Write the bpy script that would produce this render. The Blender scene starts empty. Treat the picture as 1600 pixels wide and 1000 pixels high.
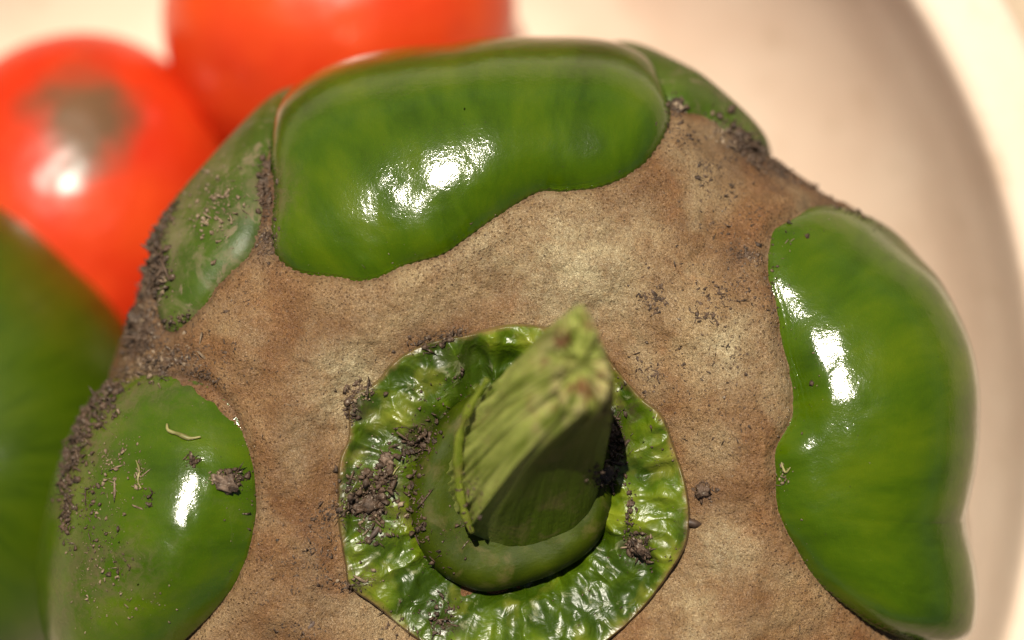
import bpy, math, random
import numpy as np
from mathutils import Vector

random.seed(7); rng = np.random.default_rng(7)
scene = bpy.context.scene
CM = 0.01                       # the script works in centimetres, Blender gets metres

# ------------------------------------------------------------------ camera
D = 30.0                        # lens to the plane in focus (top of the pepper)
PPC = 160.0                     # photograph pixels per centimetre on that plane
cam = bpy.data.cameras.new('camera'); co = bpy.data.objects.new('camera', cam)
scene.collection.objects.link(co); scene.camera = co
co.location = (0, 0, D*CM)
cam.sensor_width = 36; cam.lens = 108
cam.clip_start = .01; cam.clip_end = 50
cam.dof.use_dof = True; cam.dof.focus_distance = (D+0.10)*CM; cam.dof.aperture_fstop = 8.6

# ------------------------------------------------------------------ light
SUN = Vector((-.10, .39, .915)).normalized()
w = bpy.data.worlds.new('World'); scene.world = w; w.use_nodes = True
nt = w.node_tree; sky = nt.nodes.new('ShaderNodeTexSky'); sky.sky_type = 'NISHITA'; sky.sun_disc = False; sky.air_density = .35; sky.dust_density = 1.5; sky.ozone_density = 0
sky.sun_elevation = math.asin(SUN.z); sky.sun_rotation = math.atan2(SUN.x, SUN.y)
bg = nt.nodes['Background']; bg.inputs[1].default_value = .05
nt.links.new(sky.outputs[0], bg.inputs[0])
sl = bpy.data.lights.new('sun', 'SUN'); sl.energy = 5.0; sl.angle = math.radians(.5); sl.color = (1, .92, .78)
so = bpy.data.objects.new('sun', sl); scene.collection.objects.link(so)
so.rotation_euler = SUN.to_track_quat('Z', 'Y').to_euler(); so.location = (0, 0, .5)
scene.view_settings.view_transform = 'Standard'; scene.view_settings.look = 'None'
scene.view_settings.exposure = 0.22; scene.view_settings.gamma = 1

# ------------------------------------------------------------------ helpers
def at(px, py, z=0.0):
    """world point (cm) seen at photograph pixel px,py at height z"""
    k = (D-z)/D/PPC
    return np.array([(px-800)*k, (500-py)*k, z])

def _hash(i, j, k, s):
    n = (i*374761393 + j*668265263 + k*1440662683 + s*974634777) & 0xffffffff
    n = ((n ^ (n >> 13))*1274126177) & 0xffffffff
    return ((n ^ (n >> 16)) & 0xffffff)/float(0xffffff)*2-1
def noise(P, scale=1.0, seed=0):
    P = np.asarray(P, float)*scale
    if P.shape[-1] == 2: P = np.concatenate([P, np.zeros(P.shape[:-1]+(1,))], -1)
    I = np.floor(P).astype(np.int64); F = P-I; F = F*F*F*(F*(F*6-15)+10)
    r = 0
    for a in (0, 1):
        for b in (0, 1):
            for c in (0, 1):
                wt = (F[..., 0] if a else 1-F[..., 0])*(F[..., 1] if b else 1-F[..., 1])*(F[..., 2] if c else 1-F[..., 2])
                r = r + wt*_hash(I[..., 0]+a, I[..., 1]+b, I[..., 2]+c, seed)
    return r
def fbm(P, scale=1., oct=4, seed=0, gain=.5):
    r = 0; a = 1.
    for o in range(oct):
        r = r + a*noise(P, scale*2.03**o, seed+o*17); a *= gain
    return r

def make_obj(name, V, F, mat, parent=None, smooth=True, attrs=None):
    me = bpy.data.meshes.new(name)
    V = np.asarray(V, np.float32)*CM; F = np.asarray(F, np.int32)
    n = F.shape[1]
    me.vertices.add(len(V)); me.vertices.foreach_set('co', V.ravel())
    me.loops.add(F.size); me.loops.foreach_set('vertex_index', F.ravel())
    me.polygons.add(len(F)); me.polygons.foreach_set('loop_start', np.arange(0, F.size, n, dtype=np.int32))
    me.update(calc_edges=True); me.validate()
    if smooth: me.polygons.foreach_set('use_smooth', np.ones(len(me.polygons), bool))
    for k, a in (attrs or {}).items():
        a = np.asarray(a, np.float32)
        if a.ndim == 1: at_ = me.attributes.new(k, 'FLOAT', 'POINT'); at_.data.foreach_set('value', a)
        else: at_ = me.attributes.new(k, 'FLOAT_VECTOR', 'POINT'); at_.data.foreach_set('vector', a.ravel())
    if mat: me.materials.append(mat)
    o = bpy.data.objects.new(name, me); scene.collection.objects.link(o)
    if parent: o.parent = parent; o.location = -parent.location
    return o
def empty(name, loc):
    o = bpy.data.objects.new(name, None); scene.collection.objects.link(o)
    o.location = Vector(loc)*CM; o.empty_display_size = .01
    return o
def tag(o, label=None, cat=None, group=None, kind=None):
    if label: o['label'] = label
    if cat: o['category'] = cat
    if group: o['group'] = group
    if kind: o['kind'] = kind
    return o

def grid_faces(nr, nc, flip=False):
    """rings (nr) by closed columns (nc)"""
    i = np.arange(nr-1)[:, None]; j = np.arange(nc)[None]; j2 = (j+1) % nc
    F = np.stack([i*nc+j, i*nc+j2, (i+1)*nc+j2, (i+1)*nc+j], -1).reshape(-1, 4)
    return F[:, ::-1] if flip else F

def closed_curve(pts, n):
    """periodic Catmull-Rom through pts, resampled evenly"""
    P = np.asarray(pts, float); m = len(P); out = []
    for i in range(m):
        p0, p1, p2, p3 = P[i-1], P[i], P[(i+1) % m], P[(i+2) % m]
        t = np.linspace(0, 1, 24, endpoint=False)[:, None]
        out.append(.5*((2*p1)+(-p0+p2)*t+(2*p0-5*p1+4*p2-p3)*t*t+(-p0+3*p1-3*p2+p3)*t**3))
    Q = np.concatenate(out); Q2 = np.vstack([Q, Q[:1]])
    L = np.concatenate([[0], np.cumsum(np.linalg.norm(np.diff(Q2, axis=0), axis=1))])
    s = np.linspace(0, L[-1], n, endpoint=False)
    return np.stack([np.interp(s, L, Q2[:, k]) for k in range(P.shape[1])], -1)
def open_curve(pts, n):
    P = np.asarray(pts, float); P = np.vstack([2*P[0]-P[1], P, 2*P[-1]-P[-2]]); out = []
    for i in range(1, len(P)-2):
        p0, p1, p2, p3 = P[i-1:i+3]
        t = np.linspace(0, 1, 24, endpoint=False)[:, None]
        out.append(.5*((2*p1)+(-p0+p2)*t+(2*p0-5*p1+4*p2-p3)*t*t+(-p0+3*p1-3*p2+p3)*t**3))
    Q = np.vstack(out+[P[-2][None]])
    L = np.concatenate([[0], np.cumsum(np.linalg.norm(np.diff(Q, axis=0), axis=1))])
    s = np.linspace(0, L[-1], n)
    return np.stack([np.interp(s, L, Q[:, k]) for k in range(P.shape[1])], -1)

# ------------------------------------------------------------------ materials
class NG:
    def __init__(s, name):
        s.m = bpy.data.materials.new(name); s.m.use_nodes = True
        s.t = s.m.node_tree; s.p = s.t.nodes['Principled BSDF']
    def n(s, typ, ins=None, **kw):
        nd = s.t.nodes.new(typ)
        for k, v in kw.items(): setattr(nd, k, v)
        for k, v in (ins or {}).items(): s.put(nd.inputs[k], v)
        return nd
    def put(s, sock, v):
        if isinstance(v, bpy.types.NodeSocket): s.t.links.new(v, sock)
        elif isinstance(v, bpy.types.Node): s.t.links.new(v.outputs[0], sock)
        else: sock.default_value = v
    def set(s, **kw):
        for k, v in kw.items(): s.put(s.p.inputs[k.replace('_', ' ')], v)
    def pos(s, scale=(1, 1, 1), off=(0, 0, 0)):
        """object coordinates in centimetres"""
        tc = s.n('ShaderNodeTexCoord')
        return s.n('ShaderNodeMapping', {'Vector': tc.outputs['Object'], 'Scale': tuple(100*a for a in scale), 'Location': off}).outputs[0]
    def noise(s, vec, scale, detail=3, rough=.5, dist=0):
        return s.n('ShaderNodeTexNoise', {'Vector': vec, 'Scale': scale, 'Detail': detail, 'Roughness': rough, 'Distortion': dist}).outputs[0]
    def ramp(s, fac, stops, interp='LINEAR'):
        r = s.n('ShaderNodeValToRGB', {'Fac': fac}); r.color_ramp.interpolation = interp
        e = r.color_ramp.elements
        while len(e) < len(stops): e.new(.5)
        for el, (p, c) in zip(e, stops):
            el.position = p; el.color = (c, c, c, 1) if isinstance(c, (int, float)) else (*c, 1)
        return r.outputs[0]
    def mix(s, fac, a, b, mode='MIX'):
        m = s.n('ShaderNodeMix', data_type='RGBA', blend_type=mode)
        s.put(m.inputs[0], fac)
        for i, v in ((6, a), (7, b)): s.put(m.inputs[i], (*v, 1) if isinstance(v, tuple) and len(v) == 3 else v)
        return m.outputs[2]
    def math(s, op, a, b=0., c=0., clamp=False):
        m = s.n('ShaderNodeMath', operation=op, use_clamp=clamp)
        for i, v in enumerate((a, b, c)): s.put(m.inputs[i], v)
        return m.outputs[0]
    def attr(s, name, vec=False):
        a = s.n('ShaderNodeAttribute', attribute_name=name); return a.outputs['Vector'] if vec else a.outputs['Fac']
    def bump(s, h, dist, strength=1., normal=None):
        i = {'Height': h, 'Distance': dist*CM, 'Strength': strength}
        if normal is not None: i['Normal'] = normal
        return s.n('ShaderNodeBump', i).outputs[0]

def mat_green(name, centre, deep=(.024, .052, .0003), mid=(.046, .088, .0005), light=(.084, .126, .0010), rough=.14, dust=0.0, pits=1.0, brown=0.0):
    g = NG(name); P = g.pos()
    v = g.n('ShaderNodeVectorMath', {0: P, 1: (-centre[0], -centre[1], 0)}, operation='ADD').outputs[0]
    flat = g.n('ShaderNodeVectorMath', {0: v, 1: (1, 1, 0)}, operation='MULTIPLY').outputs[0]
    d = g.n('ShaderNodeVectorMath', {0: flat}, operation='NORMALIZE').outputs[0]
    ln = g.n('ShaderNodeVectorMath', {0: flat}, operation='LENGTH').outputs['Value']
    sx = g.n('ShaderNodeVectorMath', {0: d, 'Scale': 5.5}, operation='SCALE').outputs[0]
    off = g.n('ShaderNodeCombineXYZ', {'Z': g.math('MULTIPLY', ln, .75)}).outputs[0]
    sv = g.n('ShaderNodeVectorMath', {0: sx, 1: off}, operation='ADD').outputs[0]
    st = g.noise(sv, 1.7, 4, .55, .3)
    st2 = g.noise(sv, 6., 3, .6)
    bl = g.noise(P, .75, 3, .5, .4)
    f = g.math('ADD', g.math('MULTIPLY', st, .62), g.math('MULTIPLY', bl, .36))
    f = g.math('ADD', f, g.math('MULTIPLY', g.math('SUBTRACT', st2, .5), .10))
    col = g.ramp(f, [(.30, deep), (.48, mid), (.72, light)])
    sp = g.n('ShaderNodeTexVoronoi', {'Vector': P, 'Scale': 17., 'Randomness': 1.}).outputs['Distance']
    spk = g.ramp(sp, [(.04, 1.), (.085, 0.)])
    sel = g.ramp(g.noise(P, 5., 2), [(.52, 0.), (.6, 1.)])
    col = g.mix(g.math('MULTIPLY', g.math('MULTIPLY', spk, sel), .35), col, (.22, .30, .06))
    dk = g.n('ShaderNodeTexVoronoi', {'Vector': g.pos(off=(3.3, 1.2, 0)), 'Scale': 7., 'Randomness': 1.}).outputs['Distance']
    col = g.mix(g.math('MULTIPLY', g.ramp(dk, [(.035, 1.), (.06, 0.)]), .7), col, (.035, .035, .012))
    r = g.math('ADD', g.math('MULTIPLY', g.noise(P, 3., 4), .10), rough-.05)
    if dust or brown:
        dn = g.noise(P, 2.2, 6, .68, .5)
        dm = g.math('MULTIPLY', g.ramp(dn, [(.50, 0.), (.66, 1.)]), dust)
        dn2 = g.noise(g.pos((1, .55, 1), (9, 2, 1)), 6., 5, .7, .6)
        dm2 = g.math('MULTIPLY', g.ramp(dn2, [(.56, 0.), (.64, 1.)]), min(1, dust*1.2))
        dm = g.math('MAXIMUM', dm, dm2)
        dc = g.mix(g.noise(P, 9., 3), (.13, .085, .045), (.27, .21, .13))
        col = g.mix(dm, col, dc)
        r = g.math('ADD', r, g.math('MULTIPLY', dm, .35))
    gm = g.math('MULTIPLY', g.attr('grime'), g.ramp(g.noise(P, 5.5, 6, .72, .6), [(.40, 0.), (.60, 1.)]))
    col = g.mix(g.math('MULTIPLY', gm, .85), col, g.mix(g.noise(P, 8., 4, .7), (.045, .028, .012), (.20, .13, .075)))
    r = g.math('ADD', r, g.math('MULTIPLY', gm, .4))
    h1 = g.noise(P, 28., 3, .6); h2 = g.noise(P, 75., 2, .5); h0 = g.noise(P, 5., 3, .5)
    b = g.bump(h0, .010*pits, .6); b = g.bump(h1, .0020*pits, 1., b); b = g.bump(h2, .0012*pits, 1., b)
    g.set(Base_Color=col, Roughness=r, Normal=b, Subsurface_Weight=.12, Subsurface_Scale=.0018, Coat_Weight=0. if dust > .3 else .3, Coat_Roughness=.12, Coat_Normal=b)
    g.p.inputs['Subsurface Radius'].default_value = (.5, 1., .15)
    g.p.inputs['Specular IOR Level'].default_value = .4
    return g.m

def mat_scar():
    g = NG('cork_scar'); P = g.pos()
    e = g.attr('edge_dist'); arc = g.attr('edge_uv', True)
    big = g.noise(P, .85, 3, .5, .5); medn = g.noise(P, 3.2, 5, .6, .4); fine = g.noise(P, 26., 4, .65, .4)
    f = g.math('ADD', g.math('MULTIPLY', big, .75), g.math('MULTIPLY', medn, .30))
    col = g.ramp(f, [(.34, (.100, .040, .013)), (.46, (.162, .074, .028)), (.58, (.232, .122, .052)), (.70, (.34, .220, .105))])
    olive = g.ramp(g.noise(g.pos(off=(5, 8, 0)), .9, 3, .5, .5), [(.50, 0.), (.68, .75)])
    olive = g.math('MAXIMUM', g.math('MULTIPLY', olive, .5), g.math('MULTIPLY', g.attr('pale'), g.ramp(medn, [(.3, .35), (.6, 1.)])))  # olive blotches, plus painted-in ridge light and sheen
    col = g.mix(olive, col, (.58, .50, .30))
    rust = g.ramp(g.noise(g.pos(off=(1, 3, 7)), 1.9, 5, .65, .4), [(.54, 0.), (.72, .4)])
    col = g.mix(rust, col, (.27, .098, .026))
    # worm-like fibre grain
    wn = g.n('ShaderNodeTexNoise', {'Vector': P, 'Scale': 9., 'Detail': 4.}).outputs['Color']
    wv = g.n('ShaderNodeVectorMath', {0: wn, 'Scale': .35}, operation='SCALE')
    warp = g.n('ShaderNodeVectorMath', {0: wv.outputs[0], 1: P}, operation='ADD').outputs[0]
    vor = g.n('ShaderNodeTexVoronoi', {'Vector': warp, 'Scale': 34., 'Randomness': 1.}, feature='DISTANCE_TO_EDGE').outputs['Distance']
    pit = g.ramp(vor, [(.0, 0.), (.16, 1.)])
    col = g.mix(g.math('MULTIPLY', g.math('SUBTRACT', 1., pit), .30), col, (.17, .075, .035))
    fr = g.ramp(fine, [(.38, 0.), (.70, 1.)])
    col = g.mix(g.math('MULTIPLY', fr, .30), col, (.37, .195, .055))
    fr2 = g.ramp(g.noise(P, 55., 3, .7), [(.54, 0.), (.66, 1.)])
    col = g.mix(g.math('MULTIPLY', fr2, .6), col, (.10, .045, .016))
    # dark pin holes
    pin2 = g.n('ShaderNodeTexVoronoi', {'Vector': P, 'Scale': 24., 'Randomness': .85}).outputs['Distance']
    ph = g.math('MULTIPLY', g.ramp(pin2, [(.16, 1.), (.34, 0.)]), g.math('ADD', g.math('MULTIPLY', g.ramp(e, [(.03, 1.), (.42, 0.)]), .40), .30))
    col = g.mix(ph, col, (.075, .033, .013))
    pin = g.n('ShaderNodeTexVoronoi', {'Vector': P, 'Scale': 13., 'Randomness': 1.}).outputs['Distance']
    pm = g.math('MULTIPLY', g.ramp(pin, [(.07, 1.), (.15, 0.)]), g.ramp(g.noise(P, 1.6, 3), [(.46, 0.), (.58, .9)]))
    col = g.mix(pm, col, (.045, .022, .014))
    # stitched striations perpendicular to the lobe margins
    sn = g.noise(arc, 1., 2, .5, .2)
    near = g.ramp(e, [(.02, 1.), (.17, 0.)])
    stri = g.ramp(sn, [(.30, 0.), (.70, 1.)])
    near = g.math('MULTIPLY', near, g.ramp(g.noise(P, 1.3, 3), [(.35, .15), (.62, 1.)]))
    col = g.mix(g.math('MULTIPLY', near, g.math('MULTIPLY', stri, .22)), col, (.56, .47, .31))
    col = g.mix(g.math('MULTIPLY', near, g.math('MULTIPLY', g.math('SUBTRACT', 1., stri), .18)), col, (.13, .06, .022))
    lip = g.ramp(e, [(.0, 1.), (.05, 0.)])
    col = g.mix(g.math('MULTIPLY', lip, .6), col, (.10, .045, .02))
    # grime
    gr = g.math('MULTIPLY', g.attr('grime'), g.ramp(g.noise(P, 4.5, 6, .7, .5), [(.32, .15), (.60, 1.)]))
    col = g.mix(gr, col, (.075, .045, .032))
    b = g.bump(medn, .05, .7)
    b = g.bump(pit, .007, .8, b)
    b = g.bump(fine, .016, 1., b)
    b = g.bump(g.noise(P, 60., 2, .6), .009, 1., b)
    b = g.bump(g.math('MULTIPLY', stri, near), .004, .8, b); b = g.bump(ph, -.02, .8, b)
    r = g.math('SUBTRACT', g.math('ADD', .30, g.math('MULTIPLY', medn, .20)), g.math('MULTIPLY', g.attr('pale'), .08))
    g.set(Base_Color=col, Roughness=r, Normal=b)
    g.p.inputs['Specular IOR Level'].default_value = .36
    return g.m

def mat_calyx():
    g = NG('calyx_skin'); P = g.pos()
    n1 = g.noise(P, 2.2, 4, .6, .4); hgt = g.attr('relief'); ed = g.attr('edge_dist')
    col = g.ramp(g.math('ADD', g.math('MULTIPLY', n1, .7), g.math('MULTIPLY', hgt, .30)),
                 [(.26, (.028, .056, .001)), (.42, (.066, .110, .002)), (.62, (.165, .205, .010))])
    yl = g.ramp(g.noise(g.pos(off=(2, 2, 2)), 2.4, 3), [(.55, 0.), (.72, .6)])
    col = g.mix(yl, col, (.25, .25, .03))
    rim = g.math('ADD', ed, g.math('MULTIPLY', g.math('SUBTRACT', g.noise(P, 6., 4, .6), .5), .16))
    col = g.mix(g.ramp(rim, [(.0, .75), (.07, 0.)]), col, (.22, .12, .055))
    pl = g.noise(P, 5., 5, .65, .5)
    col = g.mix(g.math('MULTIPLY', g.ramp(pl, [(.60, 0.), (.70, 1.)]), .55), col, (.36, .36, .20))
    gr = g.math('MULTIPLY', g.attr('grime'), g.ramp(g.noise(P, 6., 6, .7, .5), [(.42, 0.), (.58, 1.)]))
    col = g.mix(gr, col, (.055, .035, .022))
    fine = g.noise(P, 22., 4, .6)
    b = g.bump(g.noise(P, 5., 3, .5, .6), .05, .8); b = g.bump(fine, .004, .9, b)
    r = g.math('ADD', g.math('MULTIPLY', g.noise(P, 5., 3), .34), .18)
    g.set(Base_Color=col, Roughness=r, Normal=b, Subsurface_Weight=.1, Subsurface_Scale=.0012)
    g.p.inputs['Subsurface Radius'].default_value = (.5, 1., .15)
    return g.m

def mat_stem(name, deep, light, fib=.6, gr=.5, torn_lit=False, rough=.5, bmp=1.):
    g = NG(name); P = g.pos(); uv = g.attr('along', True)
    n1 = g.noise(uv, 1.3, 5, .6, .2); n2 = g.noise(P, 2.5, 4, .6, .3)
    col = g.ramp(g.math('ADD', g.math('MULTIPLY', n1, fib), g.math('MULTIPLY', n2, 1-fib)), [(.34, deep), (.50, tuple((a+b)/2 for a, b in zip(deep, light))), (.64, light)])
    if torn_lit: col = g.mix(g.attr('torn_lit'), (.056, .088, .002), col)  # untorn front a darker green, part of its shade put into the colour
    br = g.math('MULTIPLY', g.ramp(g.noise(g.pos(off=(4, 4, 4)), 3.2, 5, .65, .5), [(.52, 0.), (.66, 1.)]), gr)
    col = g.mix(br, col, (.20, .135, .06))
    tip = g.attr('tipness')
    tn = g.math('MULTIPLY', tip, g.ramp(g.noise(g.pos(off=(1, 1, 1)), 3.4, 4, .6), [(.46, 0.), (.62, .8)]))
    col = g.mix(tn, col, (.42, .36, .16))
    tb = g.math('MULTIPLY', tip, g.ramp(g.noise(g.pos(off=(7, 1, 1)), 3.8, 4, .6), [(.55, 0.), (.64, 1.)]))
    col = g.mix(tb, col, (.17, .085, .035))
    b = g.bump(n1, .05*bmp, .9); b = g.bump(g.noise(P, 26., 4, .6), .008*bmp, .8, b)
    g.set(Base_Color=col, Roughness=rough, Normal=b, Subsurface_Weight=.1, Subsurface_Scale=.0012, Specular_IOR_Level=.3 if torn_lit else .12)
    g.p.inputs['Subsurface Radius'].default_value = (.5, 1., .15)
    return g.m

def mat_soil(name, a, b_):
    g = NG(name); P = g.pos()
    col = g.ramp(g.noise(P, 9., 4, .7), [(.35, a), (.62, b_)])
    col = g.mix(g.ramp(g.noise(P, 34., 3, .6), [(.6, 0.), (.72, .8)]), col, (.40, .33, .25))
    b = g.bump(g.noise(P, 40., 3, .7), .012, 1.)
    g.set(Base_Color=col, Roughness=.62, Normal=b)
    return g.m

def mat_tomato(name, spot=None):
    g = NG(name); P = g.pos()
    col = g.ramp(g.noise(P, .5, 3), [(.35, (.56, .030, .006)), (.65, (.68, .066, .010))])
    col = g.mix(g.math('MULTIPLY', g.ramp(g.noise(P, 1.8, 4, .6), [(.5, 0.), (.7, 1.)]), .2), col, (.74, .09, .015))
    if spot:
        v = g.n('ShaderNodeVectorMath', {0: P, 1: spot}, operation='SUBTRACT').outputs[0]
        v = g.n('ShaderNodeMapping', {'Vector': v, 'Scale': (1.45, 1., .5), 'Rotation': (0, 0, .15)}).outputs[0]
        l = g.n('ShaderNodeVectorMath', {0: v}, operation='LENGTH').outputs['Value']
        l = g.math('ADD', l, g.math('MULTIPLY', g.math('SUBTRACT', g.noise(P, 1.3, 4), .5), 1.5))
        col = g.mix(g.ramp(l, [(.45, .96), (1.15, 0.)]), col, g.mix(g.noise(P, 1.3, 3), (.075, .048, .022), (.17, .10, .045)))
    g.set(Base_Color=col, Roughness=.30, Normal=g.bump(g.noise(P, 1.2, 2), .12, .5), Subsurface_Weight=.15, Subsurface_Scale=.004)
    g.p.inputs['Subsurface Radius'].default_value = (1., .2, .08)
    return g.m

def mat_bowl():
    g = NG('bowl_plastic'); P = g.pos()
    n1 = g.noise(P, .45, 4, .55, .4); n2 = g.noise(P, 2.2, 5, .65, .5)
    col = g.ramp(n1, [(.35, (.74, .56, .43)), (.65, (.82, .655, .52))])
    col = g.mix(g.ramp(n2, [(.56, 0.), (.74, .4)]), col, (.50, .36, .23))
    g.set(Base_Color=col, Roughness=.38, Normal=g.bump(g.noise(P, 5., 4), .01, .5))
    return g.m

def mat_simple(name, c, r=.6, c2=None, scale=3.):
    g = NG(name)
    if c2: c_ = g.ramp(g.noise(g.pos(), scale, 4, .6), [(.35, c), (.65, c2)])
    else: c_ = (*c, 1)
    g.set(Base_Color=c_, Roughness=r)
    return g.m

# ------------------------------------------------------------------ pepper body chart
ZS = -1.9                                        # height of the widest girth
C = at(810, 760, ZS)[:2]
sil = [(100, 800, 45), (92, 870, 45), (105, 1000, 45), (300, 1260, 30), (620, 1400, 40), (900, 1400, 40), (1250, 1270, 20), (1450, 1130, 40), (1518, 980, 66),
       (1502, 905, 52), (1486, 850, 48), (1508, 800, 74), (1532, 700, 72), (1534, 620, 70), (1511, 520, 50), (1462, 435, 18), (1395, 372, 3), (1285, 303, 0),
       (1205, 245, 4), (1150, 182, 12), (1080, 122, 18), (962, 78, 34), (850, 64, 52), (700, 72, 56), (560, 106, 36), (450, 168, 8),
       (330, 262, 10), (240, 372, 10), (205, 490, 4), (170, 590, 4), (125, 690, 30)]
an, ra = [], []
for px, py, o in sil:
    q = at(px, py, ZS)[:2]-C
    an.append(math.atan2(q[1], q[0])); ra.append(np.linalg.norm(q)-o/PPC)
idx = np.argsort(an); an = np.array(an)[idx]; ra = np.array(ra)[idx]
an3 = np.concatenate([an-2*math.pi, an, an+2*math.pi]); ra3 = np.tile(ra, 3)
_tt = np.linspace(-math.pi, math.pi, 2048, endpoint=False)
_rr = np.interp(_tt, an3, ra3)
ker = np.exp(-np.linspace(-2.2, 2.2, 41)**2); ker /= ker.sum()
_rr = np.convolve(np.concatenate([_rr[-20:], _rr, _rr[:20]]), ker, 'valid')
def Rth(th):
    th = (np.asarray(th)+math.pi) % (2*math.pi)-math.pi
    return np.interp(th, np.append(_tt, math.pi), np.append(_rr, _rr[0]))
RM = 4.75
prof = open_curve(np.array([(0, .05), (.2, .04), (.4, -.02), (.58, -.14), (.74, -.30), (.87, -.62), (.955, -1.12), (1, -1.9), (.975, -2.9), (.86, -4.2), (.72, -5.4), (.54, -6.9), (.36, -7.6), (.18, -7.6), (0, -7.3)])*[RM, 1], 900)
TL = np.concatenate([[0], np.cumsum(np.linalg.norm(np.diff(prof, axis=0), axis=1))])
PR = prof[:, 0]/RM; PZ = prof[:, 1]
k1 = int(np.argmax(PR)); T1 = TL[k1]; PR = PR/PR[k1]
TMAX = TL[-1]
def Bpt(u, v):
    """pepper valley surface: chart (u,v) in cm from the stalk -> world cm"""
    t = np.hypot(u, v); th = np.arctan2(v, u)
    rho = np.interp(t, TL, PR); z = np.interp(t, TL, PZ)
    low = np.clip((t-T1)/(TMAX-T1), 0, 1)
    R = Rth(th); R = R*(1-low)+low*RM
    r = rho*R
    x = C[0]+r*np.cos(th); y = C[1]+r*np.sin(th)
    top = np.exp(-(t/3.4)**4)
    P2 = np.stack([x, y], -1)
    z = z+top*(.14*fbm(P2, .62, 2, 3)+.040*fbm(P2, 1.5, 3, 9, .4))
    dd = np.hypot(x-(at(805, 775, 0)[0]), y-(at(805, 775, 0)[1]))
    z = z-.40*np.exp(-(dd/1.85)**4)+.13*np.exp(-((dd-2.5)/.6)**2)*top
    return np.stack([x, y, z], -1)
def Bn(u, v):
    e = .03
    a = Bpt(u+e, v)-Bpt(u-e, v); b = Bpt(u, v+e)-Bpt(u, v-e)
    n = np.cross(a, b); return n/np.maximum(1e-9, np.linalg.norm(n, axis=-1, keepdims=True))
def chart(px, py):
    """photograph pixel -> chart coordinates of the pepper's skin there"""
    px = np.asarray(px, float); py = np.asarray(py, float); z = np.zeros_like(px)
    for _ in range(12):
        k = (D-z)/D/PPC
        x = (px-800)*k-C[0]; y = (500-py)*k-C[1]
        th = np.arctan2(y, x); rho = np.hypot(x, y)/Rth(th)
        t = np.where(rho < 1, np.interp(np.minimum(rho, 1), PR[:k1+1], TL[:k1+1]), T1+(rho-1)*RM*1.9)
        z = .6*z+.4*np.interp(np.minimum(t, T1), TL, PZ)
    return t*np.cos(th), t*np.sin(th)

# ------------------------------------------------------------------ the pepper
CW = (C[0], C[1])
M_scar = mat_scar(); M_calyx = mat_calyx()
M_body = mat_green('pepper_skin', CW, rough=.3, dust=.4)
M_lobe = mat_green('pepper_lobe_skin', CW)
M_lobe_dirty = mat_green('dirty_lobe_skin', CW, deep=(.024, .050, .002), mid=(.044, .080, .003), light=(.075, .115, .006), rough=.42, dust=.55)
M_lobe_left = mat_green('left_lobe_skin', CW, rough=.17, dust=.05)

pepper = empty('bell_pepper', (C[0], C[1], -7.7))
tag(pepper, 'large green bell pepper with tan corky scarring and a cut stalk, nearest the camera', 'bell pepper')

# body
nt_, nr_ = 400, 150
th = np.linspace(0, 2*math.pi, nt_, endpoint=False); tt = np.linspace(.02, TMAX-.02, nr_)
TT, TH = np.meshgrid(tt, th, indexing='ij')
V = Bpt(TT*np.cos(TH), TT*np.sin(TH)); N = Bn(TT*np.cos(TH), TT*np.sin(TH)); V = V-(.05+.22*np.clip((T1-.4-TT)/.6, 0, 1))[..., None]*N
V = V.reshape(-1, 3)
make_obj('body', V, grid_faces(nr_, nt_), M_body, pepper)

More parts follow.
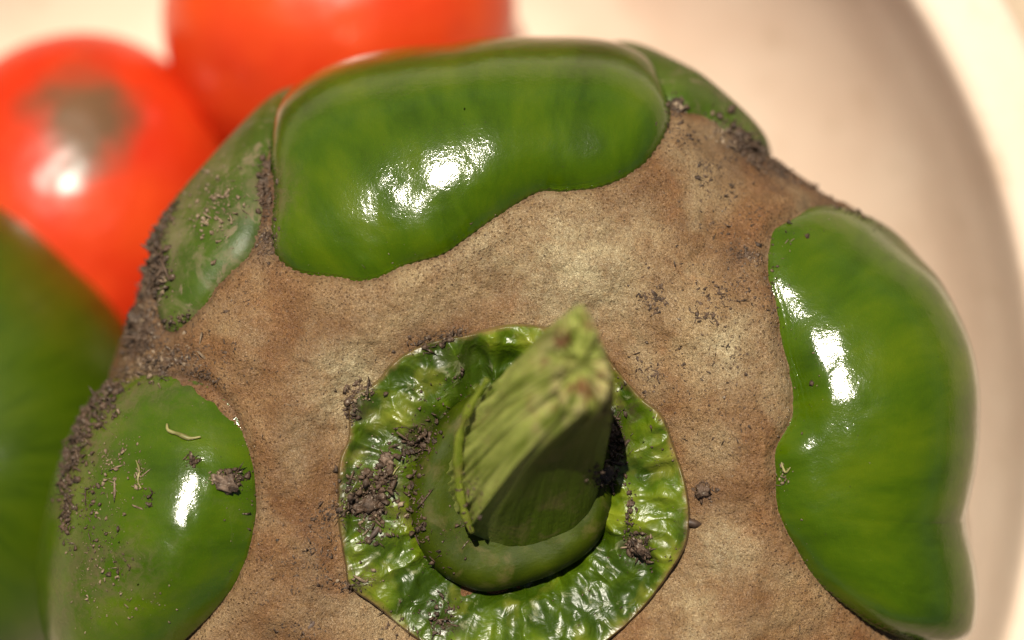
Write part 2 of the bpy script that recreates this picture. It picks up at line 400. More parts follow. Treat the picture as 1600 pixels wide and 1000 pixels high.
# green lobes
lobes = [
 dict(name='lobe', mat=M_lobe, swell=[(725, 215, .9, .11)], c=(735, 215), He=.08, Hd=.33, label='long glossy green lobe across the top of the pepper',
      o=[(428, 300), (426, 380), (452, 420), (502, 431), (580, 437), (632, 416), (692, 398), (740, 365), (792, 328), (845, 300), (885, 299), (935, 293), (985, 272), (1022, 238),
         (1044, 195), (1044, 160), (1015, 112), (960, 50), (910, -30), (830, -110), (700, -110), (580, -60), (490, 30), (445, 120), (428, 210)]),
 dict(name='lobe', mat=M_lobe, rm=1., ridge=[(1410, 650, 1430, 940, 2.0, .42)], c=(1410, 800), He=.12, Hd=.10, label='long glossy green lobe down the right side',
      o=[(1240, 338), (1290, 322), (1345, 338), (1410, 376), (1500, 450), (1620, 550), (1690, 660), (1670, 770), (1590, 835), (1505, 862), (1490, 930), (1450, 1003), (1390, 990), (1318, 945), (1262, 888),
         (1232, 838), (1213, 775), (1209, 715), (1222, 682), (1238, 650), (1238, 600), (1222, 545), (1210, 480), (1200, 420), (1208, 365)]),
 dict(name='lobe', mat=M_lobe_left, rm=1., c=(262, 905), He=.05, Hd=.58, label='rounded green lobe at the lower left with soil on it',
      o=[(200, 592), (265, 586), (322, 600), (362, 638), (388, 700), (399, 765), (394, 835), (374, 900), (338, 952), (290, 1000), (230, 1060), (120, 1120), (0, 1130), (-70, 1000), (-70, 850), (0, 740), (80, 655), (140, 610)]),
 dict(name='lobe', mat=M_lobe_dirty, swell=[(470, 120, 1.1, .26)], c=(320, 330), He=.06, Hd=.12, label='dull dirty green lobe at the upper left',
      o=[(436, 200), (416, 250), (410, 310), (404, 360), (388, 400), (350, 436), (318, 478), (272, 520), (248, 500), (240, 430), (215, 370), (190, 280), (270, 130), (380, 20), (470, 10), (480, 100)]),
 dict(name='lobe', mat=M_lobe_dirty, swell=[(980, 60, .9, .24)], c=(1120, 110), He=.09, Hd=.16, label='small green lobe at the back right edge',
      o=[(1060, 168), (1000, 130), (930, 85), (900, 0), (1000, -80), (1150, -60), (1280, 60), (1310, 170), (1240, 222), (1190, 240), (1150, 215), (1100, 180)]),
 dict(name='lobe', mat=M_lobe, c=(1520, 1000), He=.11, Hd=.26, label='green lobe at the lower right corner',
      o=[(1440, 1010), (1478, 930), (1505, 868), (1590, 850), (1680, 900), (1720, 1040), (1600, 1180), (1450, 1150), (1400, 1070)]),
 dict(name='lobe', mat=M_lobe, c=(780, 1330), He=.15, Hd=.45, label='green lobe at the bottom of the pepper',
      o=[(450, 1240), (600, 1215), (800, 1200), (1000, 1215), (1150, 1200), (1250, 1300), (1200, 1500), (900, 1620), (600, 1600), (400, 1450)]),
]
# grime concentrates at the left shoulder and in the gap at upper right (measured on the photograph)
gr_spots = [(205, 520, 60, 1), (230, 430, 45, 1), (415, 300, 45, .8), (250, 570, 60, .7), (150, 650, 50, .8), (1160, 225, 45, .9), (1215, 270, 40, .8), (660, 535, 40, .4),
            (560, 780, 55, .5), (540, 900, 60, .35), (500, 810, 40, .4), (110, 720, 50, .8), (415, 385, 30, .6), (1100, 770, 25, .5), (1160, 400, 35, .35), (700, 525, 60, .35), (1290, 300, 50, .5)]
def grime(P, spots=None):
    g = np.zeros(len(P)); k = D/(D-P[:, 2])*PPC; X = P[:, 0]*k+800; Y = 500-P[:, 1]*k
    for a, b, r, s_ in (spots or gr_spots): g = np.maximum(g, s_*np.exp(-((X-a)**2+(Y-b)**2)/(r*r)))
    return g
gr_spots2 = gr_spots+[(128, 690, 50, 1), (108, 780, 34, 1), (165, 890, 75, .75), (120, 930, 50, .6), (190, 610, 40, .8), (420, 330, 22, .8), (235, 400, 30, .9), (330, 300, 60, .25)]
outl = []
for L in lobes:
    u, v = chart(*np.array(L['o'], float).T)
    O = closed_curve(np.stack([u, v], -1), 420)
    # slightly ragged margin
    arc = np.arange(420)/420*2*math.pi
    cu = np.array([float(a) for a in chart(*L['c'])])
    rag = 1+.006*fbm(np.stack([np.cos(arc)*9, np.sin(arc)*9, 0*arc], -1), 1., 3, 5)
    O = cu+(O-cu)*rag[:, None]
    outl.append(O)
    s = np.concatenate([np.linspace(.004, .7, 60, endpoint=False), .7+.3*np.sin(np.linspace(0, math.pi/2, 46))])
    Q = cu+(O[None]-cu)*s[:, None, None]
    q = Q.reshape(-1, 2)
    d = np.empty(len(q)); dsf = np.empty(len(q))
    for i in range(0, len(q), 4000):
        dd2 = np.maximum(((q[i:i+4000, None]-O[None, ::2])**2).sum(-1), 1e-8)
        d[i:i+4000] = np.sqrt(dd2.min(1)); dsf[i:i+4000] = (dd2**-1.5).mean(1)**(-1/3)
    ss = np.repeat(s, 420)
    d = np.where(ss > .995, np.minimum(d, .0), d)
    x = np.clip(d/.30, 0, 1); ell = np.sqrt(1-(1-x)**2.0); dm_ = 1-(1-dsf/dsf.max())**2.2
    P = Bpt(q[:, 0], q[:, 1])
    rm = L.get('rm', 0)
    oa = np.arctan2(*(O-cu).T[::-1]); orr = np.linalg.norm(O-cu, axis=1); ga = np.linspace(-math.pi, math.pi, 360, endpoint=False); oi = np.argsort(oa)
    gr_ = np.interp(ga, oa[oi], orr[oi], period=2*math.pi); kw = np.exp(-(np.arange(-60, 61)/26.)**2); kw /= kw.sum()
    gr_ = np.convolve(np.concatenate([gr_[-60:], gr_, gr_[:60]]), kw, 'valid')
    rs = np.linalg.norm(q-cu, axis=1)/np.interp(np.arctan2(q[:, 1]-cu[1], q[:, 0]-cu[0]), ga, gr_, period=2*math.pi)
    rd = np.clip(1-rs**2, 0, 1)
    h = L['He']*ell+L['Hd']*(dm_*(1-rm)+rm*rd)-.045
    h = h+.012*fbm(P, .9, 2, 41)*ell
    for x0, y0, x1, y1, br, ba in L.get('ridge', []):
        A0 = np.array([float(a) for a in chart(x0, y0)]); A1 = np.array([float(a) for a in chart(x1, y1)]); AB = A1-A0
        ft = np.clip(((q-A0)@AB)/(AB@AB), 0, 1); h = h+ba*np.clip(1-((q-A0-ft[:, None]*AB)**2).sum(1)/br**2, 0, 1)**2*ell
    for bx, by, br, ba in L.get('swell', []):
        bu = np.array([float(a) for a in chart(bx, by)]); h = h+ba*np.exp(-((q-bu)**2).sum(1)/br**2)*ell
    V = P+Bn(q[:, 0], q[:, 1])*h[:, None]
    # tuck the skirt under
    sk_q = cu+(O-cu)*.985; P2 = Bpt(sk_q[:, 0], sk_q[:, 1])-Bn(sk_q[:, 0], sk_q[:, 1])*.14
    V = np.vstack([V, P2])
    ob = make_obj('lobe', V, grid_faces(len(s)+1, 420), L['mat'], pepper, attrs=dict(grime=grime(V, gr_spots2)))
    ob['label'] = L['label']

# corky scar over the whole crown, under the lobes
na, nr = 1000, 330
th = np.linspace(0, 2*math.pi, na, endpoint=False)
tmax = T1+.30+.25*fbm(np.stack([np.cos(th)*3, np.sin(th)*3, 0*th], -1), 1, 3, 77)
fr_ = np.linspace(.02, 1, nr)
TT = fr_[:, None]*tmax[None]; TH = np.broadcast_to(th, TT.shape)
U = (TT*np.cos(TH)).ravel(); W = (TT*np.sin(TH)).ravel()
P = Bpt(U, W); N = Bn(U, W)
h = .014*fbm(P, 3.5, 3, 21)+.010*fbm(P, 11., 3, 31)+.01
q = np.stack([U, W], -1)
ed = np.full(len(q), 9.); euv = np.zeros((len(q), 3))
for li, O in enumerate(outl):
    lo = O.min(0)-.7; hi = O.max(0)+.7
    sel = np.where(((q > lo) & (q < hi)).all(1))[0]
    for i in range(0, len(sel), 6000):
        ii = sel[i:i+6000]; dd = ((q[ii, None]-O[None])**2).sum(-1); am = dd.argmin(1); dm = np.sqrt(dd[np.arange(len(ii)), am])
        b = dm < ed[ii]; jj = ii[b]; ed[jj] = dm[b]
# striation coordinate: position along the nearest margin, from the projected foot point
        per = np.linalg.norm(O-np.roll(O, 1, 0), axis=1).sum()
        # refine the foot point along the polyline
        am1 = am[b]; A = O[am1]; B1 = O[(am1+1) % len(O)]; B0 = O[am1-1]
        tg = B1-B0; tg = tg/np.linalg.norm(tg, axis=1, keepdims=True)
        f = ((q[jj]-A)*tg).sum(1)
        euv[jj, 0] = (am1/len(O)*per+f)*21+li*50; euv[jj, 1] = dm[b]*1.6; euv[jj, 2] = li*7
h = h+(.085*fbm(P, 1.05, 2, 205)+.03*fbm(P, 2.4, 2, 207))*np.clip((ed-.05)/.5, 0, 1)*np.clip((T1-np.hypot(U, W))/1., 0, 1)*np.clip((np.hypot(U, W)-1.9)/.5, 0, 1)
lipz = .020*np.exp(-((ed-.16)/.10)**2)                 # soft swollen cushion beside each margin, then a groove
h = h+lipz-.03*np.exp(-(ed/.05)**2)
V = P+N*h[:, None]
pale_spots = [(548, 605, 75, 1.), (900, 425, 115, 1.), (760, 380, 110, .6), (650, 440, 90, .35), (1060, 470, 100, .35), (1140, 545, 70, .8), (1120, 700, 45, .5), (1130, 860, 60, .7), (1000, 370, 70, .4), (870, 315, 70, .5), (690, 470, 60, .35), (1080, 930, 60, .5), (600, 520, 60, .4), (1090, 990, 60, .5)]  # pale blotches, painting light and sheen on raised ridges into the colour
k = D/(D-V[:, 2])*PPC; pal = np.zeros(len(V))
for a, b, r_, s_ in pale_spots: pal = np.maximum(pal, s_*np.exp(-((V[:, 0]*k+800-a)**2+(500-V[:, 1]*k-b)**2)/(r_*r_)))
scar = make_obj('corky_scar', V, grid_faces(nr, na), M_scar, pepper, attrs=dict(edge_dist=ed, edge_uv=euv, grime=grime(V), pale=pal))

# calyx: crumpled glossy star under the stalk
cal = [(548, 622), (585, 598), (620, 560), (668, 534), (735, 520), (800, 506), (860, 512), (925, 530), (968, 580), (1005, 622), (1034, 648), (1054, 700), (1070, 750), (1078, 805),
       (1072, 850), (1050, 890), (1015, 940), (970, 985), (900, 1028), (800, 1045), (710, 1030), (640, 990), (590, 948), (548, 915), (540, 880), (530, 820), (528, 760), (532, 715), (545, 680)]
Oc = closed_curve(np.array([at(a, b, -.2)[:2] for a, b in cal]), 900)
cc = at(800, 772, -.2)[:2]
s = np.linspace(.25, 1, 230)
Q = cc+(Oc[None]-cc)*s[:, None, None]
q = Q.reshape(-1, 2)
# chart from world xy
def chart_xy(x, y):
    th = np.arctan2(y-C[1], x-C[0]); rho = np.hypot(x-C[0], y-C[1])/Rth(th)
    t = np.interp(np.minimum(rho, 1), PR[:k1+1], TL[:k1+1]); return t*np.cos(th), t*np.sin(th)
U, W = chart_xy(q[:, 0], q[:, 1]); base = Bpt(U, W)[:, 2]
ss = np.repeat(s, 900)
rad = np.linalg.norm(q-cc, axis=1); ang = np.arctan2(q[:, 1]-cc[1], q[:, 0]-cc[0])
wq = np.stack([q[:, 0], q[:, 1]], -1)
warp = np.stack([fbm(wq, 1.6, 2, 51), fbm(wq, 1.6, 2, 52)], -1)*.22
w3 = wq+warp
rid = .9*fbm(w3, 2.0, 2, 61)+.35-.9*np.abs(fbm(w3, 1.4, 2, 62))+.15*fbm(w3, 4.2, 2, 63)              # crumple ridges
rid2 = 1-np.abs(fbm(np.stack([np.cos(ang)*3.4, np.sin(ang)*3.4, rad*1.2], -1), 1.3, 3, 71))*2.  # radial pleats
fin = fbm(w3, 7, 3, 81)
env = np.clip((1-ss)/.06, 0, 1)
rel = (.080*rid+.034*rid2+.003*fin)
h = .12+.11*np.sqrt(np.clip(1-((ss-.62)/.42)**2, 0, 1))+rel*(.35+.65*env)-.05
h = h-.10*np.exp(-((ss-.52)/.07)**2)
h = np.where(ss > .985, h-(ss-.985)*7, h)
e2 = np.minimum((1-ss)*1.7, 1.)
Vc = np.stack([q[:, 0], q[:, 1], base+h], -1)
grc = grime(Vc)
for a, b, r, s_ in [(580, 770, 60, 1), (560, 900, 35, .9), (655, 690, 35, .9), (960, 700, 30, 1), (1000, 850, 25, .6), (975, 640, 30, .8), (640, 800, 30, .8), (700, 990, 30, .6), (555, 640, 25, .8), (1080, 815, 18, .9)]:
    k = D/(D-Vc[:, 2])*PPC; grc = np.maximum(grc, s_*np.exp(-((Vc[:, 0]*k+800-a)**2+(500-Vc[:, 1]*k-b)**2)/(r*r)))
calyx = make_obj('calyx', Vc, grid_faces(len(s), 900), M_calyx, pepper, attrs=dict(relief=(rel/.14), edge_dist=e2, grime=grc))

# collar: the swollen base of the stalk
col_px = [(640, 770), (643, 830), (668, 880), (710, 912), (760, 927), (820, 915), (880, 892), (930, 855), (953, 805), (958, 740), (945, 670), (905, 620), (840, 600), (770, 605), (705, 640), (660, 700)]
M_collar = mat_stem('stalk_collar', (.022, .036, .0006), (.044, .062, .001), .25, .25, rough=.55, bmp=.35)
M_stalk = mat_stem('stalk_skin', (.075, .105, .004), (.40, .43, .11), .85, .35, torn_lit=True)
Ok = closed_curve(np.array([at(a, b, .1)[:2] for a, b in col_px]), 360); ck = Ok.mean(0)
rings = []; al = []
zc = float(Bpt(*chart_xy(ck[0], ck[1]))[2])
pr = [(1.0, -.10), (1.012, .0), (1.01, .12), (.985, .22), (.94, .30), (.88, .345), (.80, .36), (.70, .35), (.58, .33), (.40, .34), (.2, .36), (.02, .36)]
pr = open_curve(np.array(pr), 70)
for s_, z_ in pr:
    r = ck+(Ok-ck)*s_
    P3 = np.column_stack([r, np.full(360, zc+z_+.06)])
    P3[:, 2] += .03*fbm(P3[:, :2], 1.3, 3, 91); rings.append(P3)
    al.append(np.column_stack([r*2, np.full(360, s_*3)]))
Vk = np.vstack(rings)
make_obj('stalk_collar', Vk, grid_faces(len(pr), 360), M_collar, pepper, attrs=dict(along=np.vstack(al), tipness=np.zeros(len(Vk))))

# stalk: lofted through five traced sections, ridged on its upper-left face
secs = [  # z, corners (first: sharp ridge at the lower left; the last three: the steep front)
 (.10, [(732, 836), (705, 790), (700, 715), (745, 632), (850, 600), (938, 655), (924, 800), (826, 862)]),
 (.60, [(742, 815), (722, 745), (727, 678), (775, 598), (865, 562), (945, 625), (936, 735), (842, 800)]),
 (1.10, [(772, 772), (755, 700), (770, 636), (815, 556), (885, 528), (950, 592), (948, 680), (872, 736)]),
 (1.60, [(815, 715), (798, 640), (815, 578), (852, 518), (902, 498), (946, 552), (958, 630), (906, 680)]),
 (2.05, [(880, 650), (866, 592), (872, 535), (888, 492), (910, 476), (934, 520), (956, 592), (938, 642)]),
]
nl, ncs = 130, 320
sec3 = []
for z_, cs in secs:
    pts = np.array([at(a, b, z_)[:2] for a, b in cs])
    # stay crisp at corner A: double it
    pts = np.vstack([pts[0]*.97+pts[7]*.03, pts[0]*.97+pts[1]*.03, pts[1:]])
    sec3.append((closed_curve(pts, ncs), z_))
zz = np.array([s_[1] for s_ in sec3]); X = np.array([s_[0] for s_ in sec3])
zi = np.linspace(0, 1, nl); path = open_curve(np.column_stack([X.reshape(len(secs), -1), zz]), nl)
Zp = path[:, -1]; Xp = path[:, :-1].reshape(nl, ncs, 2)
cen = Xp.mean(1, keepdims=True); a_ = np.arange(ncs)/ncs
d_ = Xp-cen; dl = np.linalg.norm(d_, axis=2, keepdims=True); nrm = d_/dl
kz = np.linspace(0, 1, nl)[:, None]
aa = np.broadcast_to(a_[None], (nl, ncs))
face = np.exp(-((aa-.22)/.16)**2)                      # upper-left face carries the ribs
P4 = np.stack([aa*38, kz*np.ones_like(aa)*.9, 0*aa], -1)
rib = (.30-np.abs(fbm(P4, 1., 3, 101)))*.10*(.1+.9*face)
groove = -.05*np.exp(-((aa-.045)/.018)**2)*np.clip(1-kz*.9, 0, 1)-.04*np.exp(-((aa-.19-.03*kz)/.02)**2)*np.clip(1.1-kz, 0, 1)
hollow = -.04*np.exp(-((aa-.88)/.07)**2)
XY = Xp+nrm*(rib+groove+hollow)[..., None]
Z = zc+.28+np.broadcast_to(Zp[:, None], aa.shape).copy()
ragz = .16*fbm(np.stack([np.cos(aa*6.283)*2.2, np.sin(aa*6.283)*2.2, 0*aa], -1), 1.5, 4, 111)
Z = Z+ragz*kz**4
Vst = np.concatenate([XY, Z[..., None]], -1)
# ragged cut end: rings going in and down
last = Vst[-1]; cl = last.mean(0); capr = []
for i, s_ in enumerate(np.linspace(.96, .03, 26)):
    r = cl+(last-cl)*s_; r = r.copy()
    r[:, 2] = last[:, 2]*s_+cl[2]*(1-s_)+(.045*np.sin(min(1, i/3)*1.57))*1.0-.16*(1-s_)+.07*fbm(r[:, :2], 4.2, 3, 121)
    capr.append(r)
Vst = np.concatenate([Vst, np.array(capr)], 0); nring = len(Vst)
along = np.stack([np.broadcast_to(aa[:1]*16, (nring, ncs)), np.broadcast_to(np.linspace(0, 1.6, nring)[:, None], (nring, ncs)), np.zeros((nring, ncs))], -1)
cxy = Vst[nl:, :, :2]; along[nl:, :, 0] = cxy[..., 0]*5; along[nl:, :, 1] = cxy[..., 1]*5
kk = np.concatenate([np.clip((kz[:, 0]-.72)/.28, 0, 1), np.ones(len(capr))])
tipn = np.broadcast_to(kk[:, None], (nring, ncs))
am_ = np.minimum(np.abs(a_-.28), 1-np.abs(a_-.28)); torn_lit = np.maximum(np.broadcast_to(np.clip((.36-am_)/.08, 0, 1)[None], (nring, ncs)), np.clip(tipn*1.6-.6, 0, 1))  # pale torn tissue, also painting the lit face lighter than the front
make_obj('stalk', Vst.reshape(-1, 3), grid_faces(nring, ncs), M_stalk, pepper, attrs=dict(along=along.reshape(-1, 3), tipness=tipn.ravel(), torn_lit=torn_lit.ravel()))

# split rib of the stalk standing at its left foot
def tube(path, rad, name, mat, parent=None, n=20, wob=.0, seed=0, tip=0., flat=1.0):
    path = np.asarray(path, float); m = len(path)
    tg = np.gradient(path, axis=0); tg /= np.linalg.norm(tg, axis=1, keepdims=True)
    up = np.array([0, 0, 1.]); sd = np.cross(tg, up); sd /= np.linalg.norm(sd, axis=1, keepdims=True)+1e-9; nn = np.cross(sd, tg)
    a = np.arange(n)/n*2*math.pi; rad = np.broadcast_to(rad, (m,))
    V = path[:, None]+(sd[:, None]*np.cos(a)[None, :, None]+flat*nn[:, None]*np.sin(a)[None, :, None])*rad[:, None, None]
    if wob: V = V+(V-path[:, None])*wob*fbm(V, 9, 2, seed)[..., None]*1.
    V = np.concatenate([path[:1, None].repeat(n, 1), V, path[-1:, None].repeat(n, 1)], 0)
    al = np.stack(np.broadcast_arrays((a/6.283*4)[None], np.linspace(0, 2, m+2)[:, None], np.zeros((1, 1))), -1)
    return make_obj(name, V.reshape(-1, 3), grid_faces(m+2, n), mat, parent, attrs=dict(along=al.reshape(-1, 3), tipness=np.full((m+2)*n, tip)))
p = open_curve([at(738, 832, .36), at(724, 795, .42), at(716, 745, .50), at(717, 690, .58), at(732, 640, .68), at(762, 592, .8)], 60)
M_rib = mat_stem('stalk_rib', (.07, .10, .006), (.20, .23, .03), .6, .45)
tube(p, .034*np.sin(np.linspace(.35, 2.9, 60))**.6+.012+.02*noise(np.linspace(0,9,60)[:,None]*np.ones((1,3)),1.,5), 'stalk_rib', M_rib, pepper, wob=.12, seed=3)

# dried dark sepal tips
M_tip = mat_simple('dried_tip', (.028, .016, .010), .55, (.075, .045, .028), 14.)
for pts, r in (([(575, 612, .0), (556, 622, .05), (545, 630, .06), (541, 650, .02)], .06), ([(1062, 812, .0), (1080, 818, .05), (1096, 818, .05)], .05), ([(572, 900, .05), (552, 905, .06), (540, 915, .07), (520, 912, .05)], .06)):
    p = open_curve([at(a, b, zc+.22+z_) for a, b, z_ in pts], 16)
    tube(p, r*np.linspace(1, .35, 16), 'sepal_tip', M_tip, pepper, n=10, wob=.8, seed=int(pts[0][0]))

# ------------------------------------------------------------------ tomatoes
def fruit(name, cx, cy, cz, rx, ry, rz, mat, label, cat, lob=(0, 0), rot=0, group=None, extra=None):
    nt_, nr_ = 160, 100
    a = np.linspace(0, 2*math.pi, nt_, endpoint=False); b = np.linspace(.01, math.pi-.01, nr_)
    B_, A = np.meshgrid(b, a, indexing='ij')
    k = 1+lob[1]*np.abs(np.cos(lob[0]*A/2+.4))*np.sin(B_)-lob[1]*.5
    x = rx*np.sin(B_)*np.cos(A)*k; y = ry*np.sin(B_)*np.sin(A)*k; z = rz*np.cos(B_)
    x, y = x*math.cos(rot)-y*math.sin(rot), x*math.sin(rot)+y*math.cos(rot)
    V = np.stack([x, y, z], -1).reshape(-1, 3); V *= (1+.02*fbm(V, .5, 2, int(abs(cx)*10)))[:, None]
    root = empty(name, (cx, cy, cz-rz))
    V = V+np.array([cx, cy, cz]); f = make_obj('flesh', V, grid_faces(nr_, nt_, True), mat, root)
    tag(root, label, cat, group)
    return root
def star(root, c, r, z, mat):
    """five pointed dry calyx on the far side of a fruit"""
    V = [(c[0], c[1], z)]; F = []
    for k in range(10):
        a = k*math.pi/5; rr = r if k % 2 == 0 else r*.3
        V.append((c[0]+rr*math.cos(a), c[1]+rr*math.sin(a), z-.08*(k % 2 == 0)))
    for k in range(10): F.append((0, 1+k, 1+(k+1) % 10))
    return make_obj('calyx', V, F, mat, root)
FL = -7.7
tc = at(122, 342, -6.0); sp = at(125, 185, -4.6)
fruit('tomato', tc[0], tc[1], -6.0, 1.92, 2.19, 1.70, mat_tomato('bruised_tomato_skin', tuple(float(v) for v in sp)),
      'orange red tomato with a brown bruise at the upper left', 'tomato', (3, .03), -.2, 'tomatoes behind the pepper')
tc = at(532, 26, -5.85)
fruit('tomato', tc[0], tc[1], -5.85, 2.05, 2.0, 1.84, mat_tomato('tomato_skin'),
      'bright unblemished red tomato directly behind the top edge of the pepper', 'tomato', (4, .03), .3, 'tomatoes behind the pepper')
pc = at(-78, 700, -4.9)
fruit('green_pepper', pc[0], pc[1], -4.9, 2.42, 2.98, 2.80, mat_green('far_pepper_skin', (pc[0], pc[1]), mid=(.048, .085, .0008), light=(.065, .10, .001), rough=.40),
      'blurred smooth green pepper cut off by the left edge of the picture', 'pepper', (4, .03), .25)

# ------------------------------------------------------------------ bowl
bc = at(393, 660, -3.5)[:2]; M_bowl = mat_bowl()
bowl = empty('bowl', (bc[0], bc[1], FL-.35)); tag(bowl, 'round cream plastic bowl holding the vegetables, its rim along the right side', 'bowl')
inner = [(0, -7.7), (3, -7.7), (5.2, -7.62), (6.3, -7.25), (7.2, -6.5), (7.9, -5.5), (8.3, -4.4), (8.50, -3.55)]
outer = [(8.6, -3.9), (8.45, -4.6), (8.1, -5.5), (7.4, -6.7), (6.5, -7.5), (5.4, -7.95), (3, -8.05), (0, -8.05)]
lip = [(8.50, -3.55), (8.56, -3.42), (8.70, -3.36), (9.0, -3.36), (9.30, -3.40), (9.42, -3.50), (9.40, -3.62), (9.2, -3.64), (8.75, -3.62), (8.5, -3.9)]
def lathe(name, pr, mat, parent, n=256, m=90):
    pr = open_curve(np.array(pr, float), m); a = np.arange(n)/n*2*math.pi
    V = np.stack([bc[0]+pr[:, :1]*np.cos(a), bc[1]+pr[:, :1]*np.sin(a), np.broadcast_to(pr[:, 1:], (m, n))], -1)
    return make_obj(name, V.reshape(-1, 3), grid_faces(m, n, False), mat, parent)
lathe('bowl_wall', inner, M_bowl, bowl); lathe('bowl_outside', outer, M_bowl, bowl)
lathe('rim', lip, M_bowl, bowl, m=60)

# ground under the bowl
M_gr = mat_simple('table_wood', (.38, .28, .18), .6, (.50, .39, .27), 1.2)
g = make_obj('ground', [(-60, -60, FL-.36), (60, -60, FL-.36), (60, 60, FL-.36), (-60, 60, FL-.36)], [(0, 1, 2, 3)], M_gr); tag(g, kind='structure')

# ------------------------------------------------------------------ soil and fibres
bpy.context.view_layer.update(); dg = bpy.context.evaluated_depsgraph_get()
def hit(px, py):
    o = Vector((0, 0, D*CM)); t = Vector(at(px, py, 0))*CM
    ok, loc, n, _, ob, _ = scene.ray_cast(dg, o, (t-o).normalized())
    return (np.array(loc)*100, np.array(n), ob) if ok else (None, None, None)
ico = []
def ico_verts():
    import bmesh
    bm = bmesh.new(); bmesh.ops.create_icosphere(bm, subdivisions=1, radius=1)
    V = np.array([v.co[:] for v in bm.verts]); F = np.array([[v.index for v in f.verts] for f in bm.faces]); bm.free(); return V, F
IV, IF = ico_verts()
import bmesh
bm = bmesh.new(); bmesh.ops.create_icosphere(bm, subdivisions=3, radius=1)
IV3 = np.array([v.co[:] for v in bm.verts]); IF3 = np.array([[v.index for v in f.verts] for f in bm.faces]); bm.free()
def rot_rand():
    q = rng.normal(size=4); q /= np.linalg.norm(q); a, b, c, d = q
    return np.array([[1-2*(c*c+d*d), 2*(b*c-a*d), 2*(b*d+a*c)], [2*(b*c+a*d), 1-2*(b*b+d*d), 2*(c*d-a*b)], [2*(b*d-a*c), 2*(c*d+a*b), 1-2*(b*b+c*c)]])
def crumb_cloud(specs, dens=3.2):
    Vs, Fs = [], []; off = 0
    for (cx, cy, rx, ry, rot, n, sz) in specs:
        for _ in range(int(n*dens*(.6 if 530 < cx < 700 or 940 < cx < 1010 else 1))):
            g1, g2 = rng.normal(size=2)*.55
            px = cx+rx*g1*math.cos(rot)-ry*g2*math.sin(rot); py = cy+rx*g1*math.sin(rot)+ry*g2*math.cos(rot)
            P, N, ob = hit(px, py)
            if P is None or ob.parent is not pepper or ob.name.startswith('stalk') and cy < 600: continue
            s_ = .50*sz*np.exp(min(1.3, rng.normal()*.7))/PPC
            V = IV*(1+.45*rng.normal(size=(len(IV), 1)))*np.array([1, rng.uniform(.5, 1), rng.uniform(.35, .8)])
            if rng.random() < .22: V = V*np.array([2.6, .5, .5])
            V = V@rot_rand().T*s_+P+N*s_*.35
            Vs.append(V); Fs.append(IF+off); off += len(V)
    return np.vstack(Vs), np.vstack(Fs)
soil_a = mat_soil('soil', (.026, .015, .008), (.105, .062, .036))
soil_b = mat_soil('pale_soil', (.11, .068, .038), (.30, .22, .14))
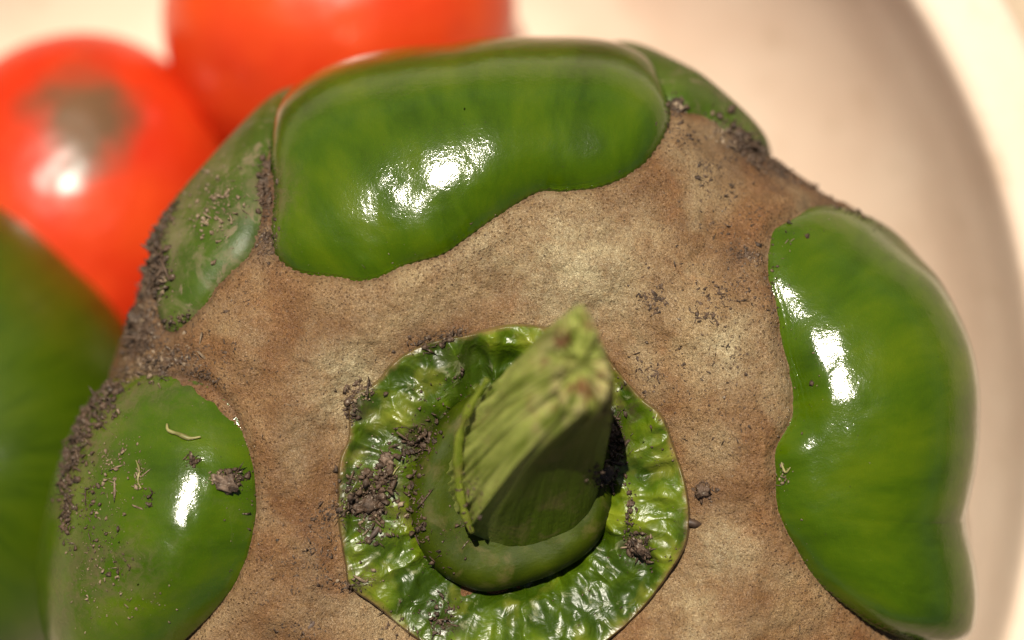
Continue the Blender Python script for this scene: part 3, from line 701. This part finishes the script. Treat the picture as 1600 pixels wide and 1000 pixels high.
dark = [  # cx, cy, rx, ry, rot, count, size(px)
 (575, 775, 42, 40, 0, 230, 4.2), (600, 740, 20, 45, .2, 90, 4.5), (585, 830, 30, 25, 0, 60, 3.4), (520, 800, 38, 12, -.2, 60, 3.4), (655, 690, 28, 35, .5, 110, 4.),
 (648, 780, 14, 60, 0, 60, 3.5), (540, 915, 34, 10, 0, 55, 3.6), (548, 640, 12, 30, 0, 60, 3.4), (565, 610, 25, 8, 0, 30, 3.4),
 (960, 690, 16, 60, 0, 150, 3.8), (940, 745, 20, 18, 0, 70, 3.8), (998, 850, 20, 30, -.6, 80, 3.8), (985, 800, 8, 40, 0, 40, 3.),
 (1098, 768, 16, 14, 0, 60, 3.5), (1020, 470, 24, 20, 0, 60, 3.4), (1165, 400, 24, 16, 0, 60, 3.4), (1135, 462, 24, 18, 0, 45, 3.), (1105, 495, 18, 10, 0, 22, 3.),
 (1010, 580, 30, 26, 0, 40, 2.8), (1130, 480, 70, 70, 0, 90, 2.2), (1150, 640, 60, 100, 0, 110, 2.2), (1060, 560, 50, 60, 0, 60, 2.2), (1180, 330, 70, 50, 0, 70, 2.6), (1080, 420, 80, 50, 0, 40, 2.2), (310, 560, 70, 30, 0, 60, 2.6), (1120, 355, 28, 10, 0, 20, 2.8), (1110, 262, 34, 22, 0, 50, 3.2), (1130, 300, 40, 25, 0, 30, 2.6), (1068, 215, 30, 20, .5, 40, 2.8), (1057, 168, 12, 14, 0, 40, 4.),
 (1165, 230, 46, 16, .75, 190, 4.6), (1215, 262, 30, 10, .6, 90, 4.4), (1275, 296, 40, 7, .4, 60, 3.4), (1320, 325, 60, 6, .5, 40, 2.6),
 (1205, 480, 12, 60, 0, 50, 2.6), (1150, 560, 40, 50, 0, 40, 2.2), (1060, 640, 60, 60, 0, 50, 2.),
 (660, 535, 36, 14, -.25, 70, 3.4), (705, 522, 28, 8, -.2, 45, 3.2), (232, 440, 22, 55, .25, 240, 5.), (215, 520, 26, 36, .2, 220, 5.), (255, 350, 12, 50, .45, 90, 3.6),
 (250, 565, 60, 20, -.3, 120, 4.2), (415, 290, 10, 40, 0, 90, 4.2), (418, 375, 14, 26, 0, 60, 3.6), (320, 590, 40, 14, .3, 50, 3.), (160, 620, 26, 50, .5, 130, 4.2), (118, 700, 16, 60, .3, 120, 4.2),
 (104, 790, 10, 60, 0, 60, 3.6), (140, 800, 18, 60, .1, 40, 2.8), (175, 870, 26, 60, -.4, 30, 2.4), (280, 505, 30, 16, 0, 40, 3.), (385, 470, 40, 30, 0, 24, 2.6),
 (500, 860, 30, 60, 0, 110, 2.6), (450, 900, 60, 60, 0, 90, 2.2), (470, 990, 40, 20, 0, 50, 2.4), (600, 985, 60, 40, 0, 60, 2.4), (690, 970, 24, 40, 0, 80, 3.2), (430, 800, 60, 120, 0, 60, 2.),
 (680, 860, 30, 40, 0, 30, 3.), (735, 780, 20, 60, .2, 50, 2.6), (880, 560, 120, 60, 0, 10, 1.8), (700, 620, 60, 60, 0, 30, 2.2), (1240, 900, 60, 60, 0, 20, 1.8), (365, 745, 22, 10, 0, 40, 3.6),
 (302, 722, 12, 8, 0, 20, 3.), (235, 775, 8, 14, 0, 10, 3.), (800, 380, 300, 60, -.3, 60, 1.4), (1100, 600, 120, 300, 0, 110, 1.5), (1000, 900, 120, 90, 0, 50, 1.6), (460, 560, 120, 90, 0, 70, 1.6)]
V, F = crumb_cloud(dark)
tag(make_obj('soil_crumbs', V, F, soil_a, smooth=False), 'dark brown soil crumbs scattered over the scarred pepper and in its crevices', 'soil', kind='stuff')
pale = [(570, 780, 50, 40, 0, 70, 2.6), (345, 330, 34, 60, .5, 60, 3.), (320, 300, 40, 50, .5, 50, 2.6), (1140, 215, 40, 16, .6, 60, 3.2), (225, 470, 26, 70, .25, 110, 3.6), (170, 850, 30, 80, 0, 26, 1.8), (218, 740, 8, 30, .1, 30, 2.4),
        (220, 940, 60, 30, 0, 16, 1.6), (140, 900, 30, 70, 0, 36, 2.), (180, 720, 30, 60, .3, 40, 2.8), (1170, 400, 60, 60, 0, 24, 1.8), (560, 610, 18, 14, 0, 60, 3.2), (560, 905, 40, 10, 0, 20, 3.), (1000, 845, 16, 20, 0, 20, 2.6),
        (250, 560, 60, 26, -.3, 60, 3.4), (350, 750, 20, 10, 0, 30, 2.6), (1225, 745, 12, 14, 0, 12, 2.), (420, 620, 120, 200, 0, 90, 1.3), (1130, 620, 120, 260, 0, 100, 1.2), (850, 360, 300, 60, -.3, 60, 1.2), (170, 790, 40, 90, 0, 16, 1.6)]
V, F = crumb_cloud(pale)
tag(make_obj('pale_soil_grains', V, F, soil_b, smooth=False), 'pale grit and dry soil grains stuck to the pepper skin', 'grit', kind='stuff')

def clod(px, py, r, stretch, rot, label, mat=soil_a, seed=0, grp='small clods of soil lying on the pepper'):
    P, N, ob = hit(px, py)
    V = IV3.copy(); V = V*(1+.62*fbm(V+seed, 1.9, 4, seed, .7))[:, None]
    V = V*np.array([stretch, 1, .6]); c, s_ = math.cos(rot), math.sin(rot)
    V = V@np.array([[c, -s_, 0], [s_, c, 0], [0, 0, 1]]).T*(r/PPC)+P+np.array([0, 0, r/PPC*.3])
    o = make_obj('soil_clod', V, IF3, mat, smooth=False); tag(o, label, 'soil clod', grp)
M_clod = mat_soil('clod_soil', (.05, .030, .018), (.21, .14, .095))
clod(352, 757, 12, 1.7, -.3, 'knobbly pale brown soil clod on the lower left green lobe beside its highlight', M_clod, 5)
clod(603, 718, 10, .8, 1.2, 'upright lump of soil on the left of the crumpled calyx, near the collar', M_clod, 8)
clod(572, 790, 12, 1.4, .4, 'largest brown soil clod, on the left part of the crumpled calyx', soil_a, 11)
clod(1003, 857, 9, 1.9, -.8, 'small oblong soil clod on the right part of the crumpled calyx', soil_a, 14)
clod(1098, 768, 8, 1.3, .2, 'small dark soil clod on the scar just right of the calyx', soil_a, 17)
clod(1058, 170, 9, 1.0, .2, 'whitish grain of grit where the top lobe ends, at the upper right', soil_b, 19)
clod(945, 740, 12, 1.2, .2, 'dark soil clod wedged between collar and calyx at the right of the stalk', soil_a, 23)
clod(215, 500, 14, 1.1, 1.2, 'dark soil clod on the left shoulder above the lower left lobe', soil_a, 29)

M_fib = mat_simple('dry_fibre', (.14, .13, .035), .5, (.30, .27, .10), 9.)
M_fibd = mat_simple('dark_fibre', (.06, .04, .03), .6, (.12, .08, .06), 9.)
def fibre(pts, r, label, mat, name='plant_fibre', lift=.015):
    p = []
    for a, b in pts:
        P, N, ob = hit(a, b); p.append(P+N*(lift+r*.4))
    p = open_curve(p, 26)
    o = tube(p, r*(.35+.65*np.sin(np.linspace(.1, 3.04, 26))), name, mat, n=8, wob=.5, seed=int(pts[0][0]))
    tag(o, label, 'fibre')
fibre([(262, 664), (264, 674), (280, 680), (296, 686), (314, 684)], .018, 'curled yellow-green plant fibre near the top of the lower left lobe', M_fib)
fibre([(396, 690), (403, 682), (410, 680)], .025, 'short dark curved fibre on the scar right of the lower left lobe', M_fibd)
fibre([(612, 742), (619, 733), (624, 728)], .012, 'tiny straw-coloured fibre on the soil beside the collar', M_fib)
fibre([(470, 990), (485, 978), (495, 965)], .030, 'dark woody fibre on the scar at the bottom edge', M_fibd)
fibre([(576, 845), (586, 832), (592, 826)], .035, 'dark rod of soil on the calyx below the large clod', M_fibd)
fibre([(478, 892), (490, 884), (500, 879)], .009, 'thin pale hair lying on the scar left of the calyx', M_fib)
fibre([(214, 720), (219, 735), (217, 752), (222, 764)], .012, 'pale dry shred on the lower left lobe, left of its highlight', M_fib)
fibre([(1222, 722), (1228, 738), (1236, 730)], .010, 'pale curled fleck on the inner edge of the right lobe', M_fib)
